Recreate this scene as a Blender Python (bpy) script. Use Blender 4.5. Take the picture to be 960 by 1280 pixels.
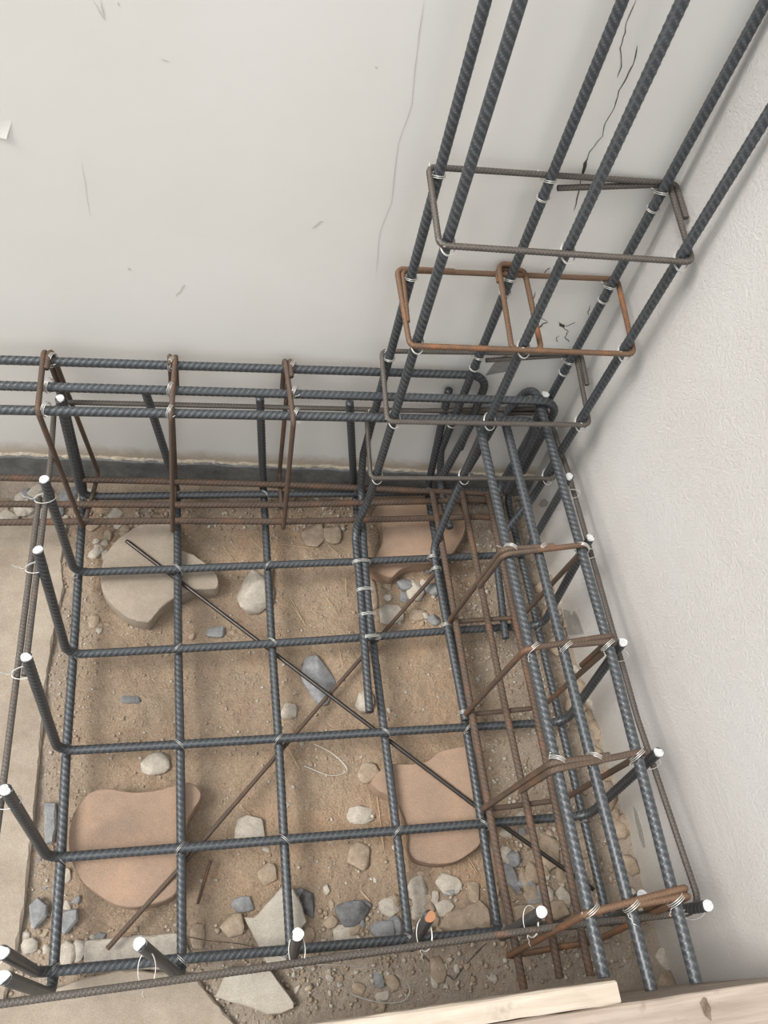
import bpy, bmesh, math, random
import numpy as np
from mathutils import Vector, Matrix

for o in list(bpy.data.objects):
    bpy.data.objects.remove(o)
SC = bpy.context.scene
COL = SC.collection
random.seed(7)

# ------------------------------------------------------------------ camera
M = np.array([[0.9760908413466269, 0.004703747819400264, -0.21731208939146943],
              [-0.11973034569661228, 0.846056163234205, -0.5194743621900765],
              [0.18141475617656935, 0.5330730188350077, 0.8263908535502599]])
CP = np.array([0.25691457, -1.09585477, 1.66649714])
FPX = 992.0764
cam = bpy.data.cameras.new('camera')
cam.sensor_fit = 'VERTICAL'
cam.sensor_height = 24.0
cam.lens = 24.0 * FPX / 1280.0
cam.clip_start = 0.02
camo = bpy.data.objects.new('camera', cam)
COL.objects.link(camo)
mw = Matrix([list(M[i]) + [CP[i]] for i in range(3)] + [[0, 0, 0, 1]])
camo.matrix_world = mw
SC.camera = camo

# ------------------------------------------------------------------ sky, sun, exposure
W = bpy.data.worlds.new('overcast_sky')
SC.world = W
W.use_nodes = True
nt = W.node_tree
nt.nodes.clear()
wo = nt.nodes.new('ShaderNodeOutputWorld')
bg = nt.nodes.new('ShaderNodeBackground')
tc = nt.nodes.new('ShaderNodeTexCoord')
sx = nt.nodes.new('ShaderNodeSeparateXYZ')
mr = nt.nodes.new('ShaderNodeMapRange')
nt.links.new(tc.outputs['Generated'], sx.inputs[0])
nt.links.new(sx.outputs['Z'], mr.inputs['Value'])
mr.inputs['From Min'].default_value = 0.0
mr.inputs['From Max'].default_value = 1.0
mr.inputs['To Min'].default_value = 0.43
mr.inputs['To Max'].default_value = 0.92
nt.links.new(mr.outputs[0], bg.inputs['Strength'])
bg.inputs['Color'].default_value = (0.93, 0.97, 1.0, 1)
nt.links.new(bg.outputs[0], wo.inputs[0])
sun = bpy.data.lights.new('sun', 'SUN')
sun.energy = 2.1
sun.angle = math.radians(26)
sun.color = (1.0, 0.95, 0.88)
suno = bpy.data.objects.new('sun', sun)
COL.objects.link(suno)
suno.location = (-2, -3, 5)
suno.rotation_euler = Vector((0.62, 0.10, -0.76)).to_track_quat('-Z', 'Y').to_euler()
vs = SC.view_settings
vs.view_transform = 'Standard'
vs.look = 'None'
vs.gamma = 1.0
vs.use_curve_mapping = False
vs.exposure = 0.76

# ------------------------------------------------------------------ pixel helpers (a pixel is only a direction)
def ray(x, y):
    d = M @ np.array([(x - 480) / FPX, -(y - 640) / FPX, -1.0])
    return d / np.linalg.norm(d)
def atz(x, y, z):
    d = ray(x, y)
    return CP + d * (z - CP[2]) / d[2]
def on_plane(x, y, p0, n):
    d = ray(x, y)
    return CP + d * (np.dot(np.asarray(p0) - CP, n) / np.dot(d, n))

# ------------------------------------------------------------------ materials
def mat(name):
    m = bpy.data.materials.new(name)
    m.use_nodes = True
    n = m.node_tree
    b = n.nodes['Principled BSDF']
    return m, n, b
def nd(n, t, **kw):
    q = n.nodes.new(t)
    for k, v in kw.items():
        if k in q.inputs:
            q.inputs[k].default_value = v
        else:
            setattr(q, k, v)
    return q
def noise(n, scale, detail=4, rough=0.55, pos=None):
    q = nd(n, 'ShaderNodeTexNoise', Scale=scale, Detail=detail, Roughness=rough)
    if pos is not None:
        n.links.new(pos, q.inputs['Vector'])
    return q.outputs['Fac']
def ramp(n, fac, stops):
    r = n.nodes.new('ShaderNodeValToRGB')
    e = r.color_ramp.elements
    while len(e) < len(stops):
        e.new(0.5)
    for i, (p, c) in enumerate(stops):
        e[i].position = p
        e[i].color = (*c, 1) if len(c) == 3 else c
    n.links.new(fac, r.inputs[0])
    return r.outputs[0]
def mix(n, fac, a, b, mode='MIX'):
    q = n.nodes.new('ShaderNodeMix')
    q.data_type = 'RGBA'
    q.blend_type = mode
    for s, v in ((0, fac), (6, a), (7, b)):
        if isinstance(v, bpy.types.NodeSocket):
            n.links.new(v, q.inputs[s])
        elif s == 0:
            q.inputs[0].default_value = v
        else:
            q.inputs[s].default_value = (*v, 1)
    return q.outputs[2]
def bump(n, b, h, strength, dist=0.002):
    q = nd(n, 'ShaderNodeBump', Strength=strength, Distance=dist)
    n.links.new(h, q.inputs['Height'])
    n.links.new(q.outputs[0], b.inputs['Normal'])
def wpos(n):
    return n.nodes.new('ShaderNodeNewGeometry').outputs['Position']
def math2(n, op, a, b):
    q = n.nodes.new('ShaderNodeMath')
    q.operation = op
    for i, v in enumerate((a, b)):
        if isinstance(v, bpy.types.NodeSocket):
            n.links.new(v, q.inputs[i])
        else:
            q.inputs[i].default_value = v
    return q.outputs[0]

def steel_mat(name, base, worn, metallic, rough, patch=None, patch_lo=0.55):
    m, n, b = mat(name)
    p = wpos(n)
    at = n.nodes.new('ShaderNodeAttribute')
    at.attribute_name = 'rib'
    n1 = noise(n, 35, 5, 0.65, p)
    n2 = noise(n, 220, 3, 0.6, p)
    c = mix(n, n1, tuple(x * 0.75 for x in base), tuple(min(1, x * 1.3) for x in base))
    if patch:
        f = ramp(n, noise(n, 16, 6, 0.7, p), [(patch_lo, (0, 0, 0)), (patch_lo + 0.16, (1, 1, 1))])
        c = mix(n, f, c, patch)
    rf = math2(n, 'MULTIPLY', at.outputs['Fac'], math2(n, 'MULTIPLY', n2, 1.25))
    c = mix(n, rf, c, worn)
    n.links.new(c, b.inputs['Base Color'])
    b.inputs['Metallic'].default_value = metallic
    r = nd(n, 'ShaderNodeMapRange')
    n.links.new(n1, r.inputs['Value'])
    r.inputs['To Min'].default_value = rough - 0.08
    r.inputs['To Max'].default_value = rough + 0.15
    n.links.new(r.outputs[0], b.inputs['Roughness'])
    bump(n, b, n2, 0.25, 0.0006)
    return m
M_STEEL = steel_mat('blue_grey_mill_scale_steel', (0.054, 0.060, 0.067), (0.20, 0.21, 0.22), 0.35, 0.40)
M_RUST = steel_mat('brown_rusted_steel', (0.078, 0.053, 0.040), (0.20, 0.145, 0.105), 0.12, 0.66, (0.165, 0.078, 0.042), 0.52)
M_ORANGE = steel_mat('orange_rusted_steel', (0.125, 0.072, 0.045), (0.27, 0.17, 0.10), 0.10, 0.66, (0.30, 0.115, 0.045), 0.52)
M_GREYRUST = steel_mat('grey_brown_weathered_steel', (0.078, 0.068, 0.060), (0.27, 0.24, 0.21), 0.25, 0.55, (0.25, 0.10, 0.05), 0.62)
m, n, b = mat('bright_cut_steel')
n.links.new(ramp(n, noise(n, 300, 3, .6, wpos(n)), [(.3, (.50, .51, .52)), (.7, (.85, .85, .86))]), b.inputs['Base Color'])
b.inputs['Metallic'].default_value = 0.0
b.inputs['Roughness'].default_value = 0.45
M_CUT = m
m, n, b = mat('rusty_cut_end')
b.inputs['Base Color'].default_value = (0.36, 0.17, 0.09, 1)
b.inputs['Roughness'].default_value = 0.8
M_CUTR = m
M_DARKROD = steel_mat('dark_smooth_steel', (0.06, 0.052, 0.048), (0.2, 0.2, 0.2), 0.6, 0.30)
m, n, b = mat('galvanised_wire')
b.inputs['Base Color'].default_value = (0.70, 0.69, 0.66, 1)
b.inputs['Metallic'].default_value = 0.6
b.inputs['Roughness'].default_value = 0.4
M_WIRE = m
m, n, b = mat('dry_straw')
b.inputs['Base Color'].default_value = (0.55, 0.42, 0.27, 1)
b.inputs['Roughness'].default_value = 0.7
M_STRAW = m

def soil_mat():
    m, n, b = mat('sandy_soil')
    p = wpos(n)
    big = noise(n, 3.2, 4, 0.6, p)
    mid = noise(n, 17, 6, 0.65, p)
    fine = noise(n, 240, 4, 0.7, p)
    c = ramp(n, big, [(.32, (.325, .250, .188)), (.50, (.400, .298, .215)), (.66, (.455, .305, .200))])
    c = mix(n, ramp(n, mid, [(.35, (0, 0, 0)), (.75, (1, 1, 1))]), c, (.36, .285, .21))
    c = mix(n, 0.75, c, ramp(n, fine, [(.25, (.55, .53, .51)), (.50, (1.0, .99, .98)), (.78, (1.4, 1.38, 1.34))]), 'MULTIPLY')
    v = nd(n, 'ShaderNodeTexVoronoi', Scale=110.0)
    n.links.new(p, v.inputs['Vector'])
    sp = ramp(n, v.outputs['Distance'], [(.10, (1, 1, 1)), (.20, (0, 0, 0))])
    sp = math2(n, 'MULTIPLY', sp, ramp(n, noise(n, 40, 2, .5, p), [(.52, (0, 0, 0)), (.60, (1, 1, 1))]))
    c = mix(n, sp, c, (.52, .46, .38))
    # grey cement dust towards the pit's edges follows the rubble that lies there
    at = n.nodes.new('ShaderNodeAttribute')
    at.attribute_name = 'dust'
    c = mix(n, math2(n, 'MULTIPLY', at.outputs['Fac'], .85), c, mix(n, fine, (.29, .245, .20), (.52, .45, .38)))
    n.links.new(c, b.inputs['Base Color'])
    b.inputs['Roughness'].default_value = 0.95
    b.inputs['Specular IOR Level'].default_value = 0.15
    h = math2(n, 'ADD', fine, math2(n, 'MULTIPLY', noise(n, 90, 5, .7, p), 2.0))
    bump(n, b, h, 0.9, 0.0045)
    return m
M_SOIL = soil_mat()

def stone_mat(name, lo, hi, scale=60, bs=0.5):
    m, n, b = mat(name)
    p = wpos(n)
    f = noise(n, scale, 6, 0.7, p)
    c = ramp(n, f, [(.28, lo), (.68, hi)])
    c = mix(n, 0.5, c, ramp(n, noise(n, 420, 3, .6, p), [(.3, (.62, .62, .62)), (.7, (1.25, 1.25, 1.25))]), 'MULTIPLY')
    n.links.new(c, b.inputs['Base Color'])
    b.inputs['Roughness'].default_value = 0.92
    b.inputs['Specular IOR Level'].default_value = 0.2
    bump(n, b, noise(n, 260, 5, .7, p), bs, 0.0022)
    return m
M_TAN = stone_mat('tan_mortar_rubble', (.26, .20, .145), (.44, .355, .27))
M_PALE = stone_mat('pale_grey_rubble', (.36, .32, .27), (.56, .51, .44))
M_GREY = stone_mat('blue_grey_stone', (.17, .175, .18), (.34, .345, .35))
M_DARK = stone_mat('dark_slate_stone', (.09, .095, .10), (.22, .22, .22))
M_TILE = stone_mat('pale_tile_shard', (.40, .355, .295), (.56, .52, .455), 14, .12)
M_SCREED = stone_mat('beige_cement_screed', (.27, .22, .17), (.42, .36, .295), 9, .35)
M_PAVER = stone_mat('terracotta_paver', (.265, .198, .155), (.425, .292, .208), 7, .5)
M_PAVERG = stone_mat('grey_dusted_paver', (.28, .23, .18), (.41, .35, .285), 8, .5)

def wall_mat(name, stucco):
    m, n, b = mat(name)
    p = wpos(n)
    big = noise(n, 2.0, 5, .6, p)
    if stucco:
        c = ramp(n, big, [(.3, (.735, .71, .685)), (.7, (.80, .785, .765))])
        f = noise(n, 420, 4, .7, p)
        f2 = noise(n, 150, 6, .7, p)
        bump(n, b, math2(n, 'ADD', f, math2(n, 'MULTIPLY', f2, 1.5)), .9, .0034)
        b.inputs['Roughness'].default_value = .85
    else:
        c = ramp(n, big, [(.3, (.775, .755, .710)), (.7, (.83, .815, .78))])
        f = noise(n, 45, 5, .6, p)
        bump(n, b, f, .08, .002)
        b.inputs['Roughness'].default_value = .55
    # splashed dirt above the skirting: an uneven band with a shape of its own
    s = n.nodes.new('ShaderNodeSeparateXYZ')
    n.links.new(p, s.inputs[0])
    hz = math2(n, 'ADD', s.outputs['Z'], math2(n, 'MULTIPLY', math2(n, 'SUBTRACT', noise(n, 30, 5, .65, p), .5), .045))
    r = nd(n, 'ShaderNodeMapRange')
    n.links.new(hz, r.inputs['Value'])
    lo, hi = (.05, .085) if not stucco else (-.02, .10)
    r.inputs['From Min'].default_value = lo
    r.inputs['From Max'].default_value = hi
    r.inputs['To Min'].default_value = .8 if not stucco else .5
    r.inputs['To Max'].default_value = 0
    dirt = mix(n, noise(n, 150, 4, .7, p), (.33, .25, .17), (.62, .52, .40)) if not stucco else (.42, .37, .31)
    c = mix(n, r.outputs[0], c, dirt)
    n.links.new(c, b.inputs['Base Color'])
    b.inputs['Specular IOR Level'].default_value = .25
    return m
M_WALL = wall_mat('cream_painted_plaster', False)
M_STUCCO = wall_mat('white_stucco', True)
M_SKIRT = stone_mat('dark_grey_skirting', (.12, .123, .123), (.25, .25, .245), 25, .3)
M_CRUMB = stone_mat('crumbled_white_plaster', (.36, .30, .23), (.60, .54, .45), 90, .8)
m, n, b = mat('crack_shadow_gap')
b.inputs['Base Color'].default_value = (.10, .088, .075, 1)
b.inputs['Roughness'].default_value = 1
M_CRACK = m
m, n, b = mat('faint_hairline')
b.inputs['Base Color'].default_value = (.60, .58, .53, 1)
b.inputs['Roughness'].default_value = 1
M_HAIR = m
M_CEMENT = stone_mat('bare_grey_cement', (.26, .245, .225), (.40, .385, .36), 30, .4)

def wood_mat(name, lo, hi, knots):
    m, n, b = mat(name)
    p = wpos(n)
    mp = nd(n, 'ShaderNodeMapping')
    mp.inputs['Scale'].default_value = (3.0, 60.0, 60.0)
    n.links.new(p, mp.inputs['Vector'])
    f = noise(n, 1.6, 6, .65, mp.outputs[0])
    c = ramp(n, f, [(.3, lo), (.65, hi)])
    sp = ramp(n, noise(n, 26, 4, .6, p), [(.60, (0, 0, 0)), (.74, (1, 1, 1))])
    c = mix(n, math2(n, 'MULTIPLY', sp, knots), c, (.20, .145, .105))
    n.links.new(c, b.inputs['Base Color'])
    b.inputs['Roughness'].default_value = .8
    bump(n, b, f, .3, .002)
    return m
M_WOODL = wood_mat('pale_sawn_softwood', (.44, .365, .29), (.61, .53, .445), .5)
M_KNOT = stone_mat('dark_wood_knot', (.10, .075, .055), (.26, .20, .155), 60, .4)
M_WOODD = wood_mat('weathered_pinkish_board', (.30, .24, .195), (.44, .365, .31), .7)

# ------------------------------------------------------------------ object helpers
def tag(o, label, cat, group=None):
    o['label'] = label
    o['category'] = cat
    if group:
        o['group'] = group
    return o
def make(name, verts, faces, material, origin=None, parent=None, smooth=False, rib=None, attr='rib'):
    verts = np.asarray(verts, float)
    if parent is not None:
        org = np.array(parent.location)
    else:
        org = np.asarray(origin if origin is not None else (verts.min(0) + verts.max(0)) / 2, float)
    me = bpy.data.meshes.new(name)
    v = verts - org
    if isinstance(faces, np.ndarray):
        k = faces.shape[1]
        me.vertices.add(len(v))
        me.vertices.foreach_set('co', v.astype(np.float32).ravel())
        me.loops.add(faces.size)
        me.loops.foreach_set('vertex_index', faces.astype(np.int32).ravel())
        me.polygons.add(len(faces))
        me.polygons.foreach_set('loop_start', np.arange(0, faces.size, k, dtype=np.int32))
        me.update(calc_edges=True)
    else:
        me.from_pydata([tuple(q) for q in v], [], faces)
        me.update()
    if smooth:
        me.polygons.foreach_set('use_smooth', np.ones(len(me.polygons), bool))
    if rib is not None:
        a = me.attributes.new(attr, 'FLOAT', 'POINT')
        a.data.foreach_set('value', rib.astype(np.float32))
    me.materials.append(material)
    o = bpy.data.objects.new(name, me)
    COL.objects.link(o)
    if parent is not None:
        o.parent = parent
    else:
        o.location = org
    return o
def fillet(pts, rad, nseg=9):
    pts = [np.asarray(q, float) for q in pts]
    out = [pts[0]]
    for i in range(1, len(pts) - 1):
        a, b, c = pts[i - 1], pts[i], pts[i + 1]
        u = a - b
        w = c - b
        lu, lw = np.linalg.norm(u), np.linalg.norm(w)
        u /= lu
        w /= lw
        ang = math.acos(max(-1, min(1, float(u @ w))))
        if ang > math.radians(172):
            out.append(b)
            continue
        r = rad[i] if isinstance(rad, dict) and i in rad else (rad if not isinstance(rad, dict) else 0.02)
        t = min(r / math.tan(ang / 2), .48 * lu, .48 * lw)
        r = t * math.tan(ang / 2)
        bis = (u + w) / np.linalg.norm(u + w)
        cen = b + bis * (r / math.sin(ang / 2))
        p0, p1 = b + u * t, b + w * t
        v0, v1 = (p0 - cen) / r, (p1 - cen) / r
        om = math.acos(max(-1, min(1, float(v0 @ v1))))
        for k in range(nseg + 1):
            f = k / nseg
            out.append(cen + r * (math.sin((1 - f) * om) * v0 + math.sin(f * om) * v1) / math.sin(om))
    out.append(pts[-1])
    return np.array(out)
def resample(P, step):
    d = np.r_[0, np.cumsum(np.linalg.norm(np.diff(P, axis=0), axis=1))]
    k = max(3, int(d[-1] / step) + 1)
    s = np.linspace(0, d[-1], k)
    Q = np.stack([np.interp(s, d, P[:, i]) for i in range(3)], 1)
    return Q, s
def sweep(P, r, step, sides, pitch=None, ribh=0.1, slant=1.5, phase=0.0):
    Q, s = resample(np.asarray(P, float), step)
    n = len(Q)
    if n > 12 and pitch:
        for _ in range(3):
            Q[1:-1] = .25 * Q[:-2] + .5 * Q[1:-1] + .25 * Q[2:]
    T = np.gradient(Q, axis=0)
    T /= np.linalg.norm(T, axis=1)[:, None]
    N = np.zeros_like(Q)
    ref = np.array([0, 0, 1.0]) if abs(T[0, 2]) < .9 else np.array([0.3, 1.0, 0])
    v = ref - T[0] * (ref @ T[0])
    N[0] = v / np.linalg.norm(v)
    for i in range(1, n):
        v = N[i - 1] - T[i] * (N[i - 1] @ T[i])
        N[i] = v / math.sqrt(v @ v)
    B = np.cross(T, N)
    a = np.arange(sides) * 2 * math.pi / sides + phase
    R = np.full((n, sides), r)
    rib = np.zeros((n, sides))
    if pitch:
        u = np.mod(np.arange(sides) * 2 * math.pi / sides, math.pi)
        side = (np.arange(sides) * 2 * math.pi / sides >= math.pi - 1e-6).astype(float)
        env = np.sin(u) ** 0.5
        ph = s[:, None] / pitch + slant * u[None, :] / math.pi + .5 * side[None, :]
        pk = np.clip((np.cos(2 * math.pi * ph) - .42) / .45, 0, 1) * env[None, :]
        lon = (u < 1e-3).astype(float)[None, :] * .55
        rib = np.maximum(pk, lon * np.ones((n, 1)))
        R = r * (1 - .03 + ribh * rib)
    V = Q[:, None, :] + R[..., None] * (np.cos(a)[None, :, None] * N[:, None, :] + np.sin(a)[None, :, None] * B[:, None, :])
    V = V.reshape(-1, 3)
    i = np.arange(n - 1)[:, None] * sides
    j = np.arange(sides)[None, :]
    k = (j + 1) % sides
    F = np.stack([i + j, i + k, i + sides + k, i + sides + j], -1).reshape(-1, 4)
    # end caps
    V = np.vstack([V, Q[0], Q[-1]])
    c0, c1 = n * sides, n * sides + 1
    jj = np.arange(sides)
    kk = (jj + 1) % sides
    caps = np.vstack([np.stack([np.full(sides, c0), kk, jj, jj], 1), np.stack([np.full(sides, c1), (n - 1) * sides + jj, (n - 1) * sides + kk, (n - 1) * sides + kk], 1)])
    tri = np.vstack([F[:, [0, 1, 2]], F[:, [0, 2, 3]], caps[:, :3]])
    return V, tri, np.r_[rib.ravel(), 0, 0], Q, T
def rebar(name, pts, r, material, rad=.035, label=None, cat='steel bar', group=None, parent=None, pitch=None, cut=(False, False), cutmat=None, big=True):
    P = fillet(pts, rad)
    step = .0015 if big else .0014
    V, F, rib, Q, T = sweep(P, r, step, 16 if big else 10, pitch or (.0120 if big else .0068), .075 if big else .10, 1.7, random.random() * 6)
    o = make(name, V, F, material, origin=None if parent is not None else Q[len(Q) // 2], parent=parent, smooth=True, rib=rib)
    if label:
        tag(o, label, cat, group)
    for e, flag in enumerate(cut):
        if flag:
            q, t = (Q[0], -T[0]) if e == 0 else (Q[-1], T[-1])
            cut_end(o, q, t, r, cutmat or M_CUT)
    return o
def basis(t):
    t = np.asarray(t, float)
    t /= np.linalg.norm(t)
    ref = np.array([0, 0, 1.0]) if abs(t[2]) < .9 else np.array([1.0, 0, 0])
    u = np.cross(t, ref)
    u /= np.linalg.norm(u)
    return t, u, np.cross(t, u)
def cut_end(parent, q, t, r, material):
    # sheared end of the bar: a slightly burred, tilted cap
    t, u, w = basis(t)
    k = 14
    V, F = [], []
    tx, ty = random.uniform(-.3, .3), random.uniform(-.3, .3)
    for lev, (rr, h) in enumerate(((1.0, -.0015), (1.01, .0008), (.9, .0016))):
        for i in range(k):
            a = 2 * math.pi * i / k
            x, y = math.cos(a) * r * rr, math.sin(a) * r * rr * (1 + .06 * math.sin(3 * a))
            V.append(q + u * x + w * y + t * (h + (0 if lev == 0 else tx * x + ty * y + random.uniform(-.0004, .0004))))
    V.append(q + t * .0018)
    for lev in range(2):
        for i in range(k):
            j = (i + 1) % k
            F.append((lev * k + i, lev * k + j, lev * k + k + j, lev * k + k + i))
    for i in range(k):
        F.append((2 * k + i, 2 * k + (i + 1) % k, 3 * k))
    return make('cut_end', V, F, material, parent=parent)
def wire(name, pts, r, material, parent=None, label=None, cat='wire', group=None, sides=5, step=.003):
    V, F, rib, Q, T = sweep(np.array(pts, float), r, step, sides)
    o = make(name, V, F, material, parent=parent, smooth=True)
    if label:
        tag(o, label, cat, group)
    return o
def tie(parent, c, u, v, a, b, tail=None, turns=2.0, r=.00075, tl=.018):
    # binding wire: two turns of an oval loop and a short twisted tail
    c, u, v = (np.asarray(q, float) for q in (c, u, v))
    u = u / np.linalg.norm(u)
    v = v - u * (u @ v)
    v /= np.linalg.norm(v)
    w = np.cross(u, v)
    pts = []
    k = int(22 * turns)
    for i in range(k + 1):
        t = 2 * math.pi * turns * i / k
        pts.append(c + u * a * math.cos(t) + v * b * math.sin(t) + w * (.0028 * (i / k - .5) * turns))
    if tail is not None:
        tail = np.asarray(tail, float)
        tail = tail / np.linalg.norm(tail)
        q = pts[-1]
        for i in range(1, 9):
            f = i / 8
            pts.append(q + tail * tl * f + .0014 * (math.sin(f * 14) * u + math.cos(f * 14) * v) + w * .004 * f * f)
    return wire('tie_wire', pts, r, M_WIRE, parent=parent, sides=5, step=.0022)
def cat_rom(pts, n=10):
    P = np.array(pts, float)
    P = np.vstack([2 * P[0] - P[1], P, 2 * P[-1] - P[-2]])
    out = []
    for i in range(1, len(P) - 2):
        for k in range(n):
            t = k / n
            out.append(.5 * (2 * P[i] + (P[i + 1] - P[i - 1]) * t + (2 * P[i - 1] - 5 * P[i] + 4 * P[i + 1] - P[i + 2]) * t * t + (3 * P[i] - P[i - 1] - 3 * P[i + 1] + P[i + 2]) * t ** 3))
    out.append(P[-2])
    return np.array(out)

# ------------------------------------------------------------------ ground height
GZ = -.065
rng = np.random.default_rng(3)
LAT = rng.random((64, 64))
def vnoise(x, y):
    xi, yi = np.floor(x).astype(int), np.floor(y).astype(int)
    fx, fy = x - xi, y - yi
    fx, fy = fx * fx * (3 - 2 * fx), fy * fy * (3 - 2 * fy)
    g = lambda i, j: LAT[np.mod(i, 64), np.mod(j, 64)]
    return (g(xi, yi) * (1 - fx) + g(xi + 1, yi) * fx) * (1 - fy) + (g(xi, yi + 1) * (1 - fx) + g(xi + 1, yi + 1) * fx) * fy - .5
def gh(x, y):
    x, y = np.asarray(x, float), np.asarray(y, float)
    h = .016 * vnoise(x * 5 + 3, y * 5 + 9) + .010 * vnoise(x * 14, y * 14) + .005 * vnoise(x * 45, y * 45) + .003 * vnoise(x * 120, y * 120)
    near = np.clip((x - .88) / .2, 0, 1) + np.clip((y + .05) / .12, 0, 1)
    h = h + .010 * np.clip(near, 0, 1)
    return GZ + h
def g1(x, y):
    return float(gh(x, y))

# ------------------------------------------------------------------ the setting: walls
# the back wall is a degree or two off the cage; the stucco wall leans a little
def yb(x):
    return .098 - .0405 * (x + .22)
BN = np.array([.0405, 1.0, 0])
BN = BN / np.linalg.norm(BN)
BP = np.array([0, yb(0), 0])
def xr(y, z):
    return 1.118 + .042 * (.05 - y) - .058 * (z + .065)
RP = np.array([xr(0, 0), 0, 0])
RN = np.cross(np.array([-.042, 1, 0]), np.array([-.058, 0, 1]))
RN = RN / np.linalg.norm(RN)
TH = .18
Z0, Z1 = -.30, 2.3
def back_wall():
    xs = [-2.6, 1.30]
    V = []
    for x in xs:
        for z in (Z0, Z1):
            V += [(x, yb(x), z), (x, yb(x) + TH, z)]
    F = [(0, 4, 6, 2), (1, 3, 7, 5), (2, 6, 7, 3), (0, 1, 5, 4), (0, 2, 3, 1), (4, 5, 7, 6)]
    return make('wall_back', V, F, M_WALL)
WB = back_wall()
WB['kind'] = 'structure'
WB['label'] = 'smooth cream painted wall with hairline cracks'
def right_wall():
    V = []
    for y in (-2.8, .035):
        for z in (Z0, Z1):
            V += [(xr(y, z), y, z), (xr(y, z) + TH, y, z)]
    F = [(0, 2, 6, 4), (1, 5, 7, 3), (2, 3, 7, 6), (0, 4, 5, 1), (0, 1, 3, 2), (4, 6, 7, 5)]
    return make('wall_right', V, F, M_STUCCO)
WR = right_wall()
WR['kind'] = 'structure'
WR['label'] = 'rough white stucco wall'
# fix: the stucco wall ends exactly at the back wall plane along its length
me = WR.data
for v in me.vertices:
    if v.co.y + WR.location.y > 0:
        v.co.y = yb(v.co.x + WR.location.x) + .001 - WR.location.y

def skirting():
    # dark cement skirting band with a chipped top edge
    k = 160
    V, F = [], []
    for i in range(k + 1):
        x = -2.55 + (xr(.05, 0) + 2.55) * i / k
        top = .036 + .006 * vnoise(np.array(x * 22), np.array(2.)) + .005 * vnoise(np.array(x * 70), np.array(5.))
        y = yb(x)
        for (dy, z) in ((-.001, GZ - .06), (-.010, GZ - .06), (-.010, top - .003), (-.007, top), (.001, top)):
            V.append((x, y + dy, float(z)))
    for i in range(k):
        for j in range(4):
            a = i * 5 + j
            F.append((a, a + 5, a + 6, a + 1))
    o = make('baseboard_back', V, F, M_SKIRT)
    o['kind'] = 'structure'
    o['label'] = 'dark grey cement skirting with chipped top edge'
    # crumbled plaster lip along the top of the skirting
    V, F = [], []
    for i in range(k * 3 + 1):
        x = -2.55 + (xr(.05, 0) + 2.55) * i / (k * 3)
        top = .036 + .006 * vnoise(np.array(x * 22), np.array(2.)) + .005 * vnoise(np.array(x * 70), np.array(5.))
        y = yb(x)
        hh = .001 + .005 * (vnoise(np.array(x * 130), np.array(7.)) + .5)
        dd = -.001 + .005 * (vnoise(np.array(x * 160), np.array(3.)) + .5)
        for (dy, z) in ((.0, top - .002), (-dd - .005, top - .001), (-dd - .003, top + hh * .5), (.0, top + hh)):
            V.append((x, y + float(dy), float(z)))
    for i in range(k * 3):
        for j in range(3):
            a = i * 4 + j
            F.append((a, a + 4, a + 5, a + 1))
    make('plaster_lip', V, F, M_CRUMB, parent=o)
skirting()

def ribbon(name, pts3, w, nrm, material, parent):
    P = np.array(pts3)
    V, F = [], []
    nrm = np.asarray(nrm)
    for i in range(len(P)):
        t = P[min(i + 1, len(P) - 1)] - P[max(i - 1, 0)]
        s = np.cross(t, nrm)
        s /= np.linalg.norm(s)
        ww = (w[i] if isinstance(w, (list, tuple)) else w * random.uniform(.6, 1.3)) / 2
        if i in (0, len(P) - 1):
            ww *= .3
        V += [P[i] + s * ww, P[i] - s * ww]
    for i in range(len(P) - 1):
        F.append((2 * i, 2 * i + 1, 2 * i + 3, 2 * i + 2))
    return make(name, V, F, material, parent=parent)
def crack(pix, org, sc, w, material=None, right=False, name='crack'):
    pts = []
    for i, (x, y) in enumerate(pix):
        pts.append((x / sc + org[0], y / sc + org[1]))
    fine = []
    for a, b2 in zip(pts[:-1], pts[1:]):
        for k in range(3):
            f = k / 3
            j = .7 if 0 < k else 0
            fine.append((a[0] + (b2[0] - a[0]) * f + random.uniform(-j, j), a[1] + (b2[1] - a[1]) * f + random.uniform(-j, j)))
    fine.append(pts[-1])
    if right:
        P = [on_plane(x, y, RP, RN) - RN * .0006 * np.sign(RN[0]) for x, y in fine]
        ribbon(name, P, w, RN, material or M_CRACK, WR)
    else:
        P = [on_plane(x, y, BP, BN) - BN * .0006 for x, y in fine]
        ribbon(name, P, w, BN, material or M_CRACK, WB)
O1, O2 = (640, 0), (560, 300)
crack([(465, 0), (430, 80), (425, 120), (405, 180), (410, 250), (395, 290)], O1, 3, 0.0016)
crack([(470, 170), (455, 240), (430, 290), (400, 340), (385, 400), (350, 460), (340, 510), (290, 570), (275, 610), (262, 655), (250, 720), (232, 790)], O1, 3, 0.0018)
crack([(278, 600), (268, 640), (262, 665)], O1, 3, .005)
crack([(525, 310), (500, 390), (560, 470), (600, 490)], O2, 4.8, 0.0016)
crack([(600, 490), (570, 500), (540, 530)], O2, 4.8, .003)
crack([(660, 490), (690, 520), (722, 550), (700, 580), (728, 612)], O2, 4.8, 0.0019)
crack([(670, 500), (682, 512), (698, 522)], O2, 4.8, .007)
crack([(690, 520), (730, 508), (765, 490)], O2, 4.8, 0.0016)
crack([(665, 570), (650, 590), (655, 610)], O2, 4.8, 0.0016)
crack([(855, 390), (838, 430), (846, 450)], O2, 4.8, 0.0018)
crack([(575, 195), (590, 180), (615, 165)], O2, 4.8, 0.0018)
crack([(530, 0), (522, 60), (515, 130), (498, 180), (490, 250), (475, 290), (470, 340)], (0, 0), 1, .0012, M_HAIR, name='hairline_crack')
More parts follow.
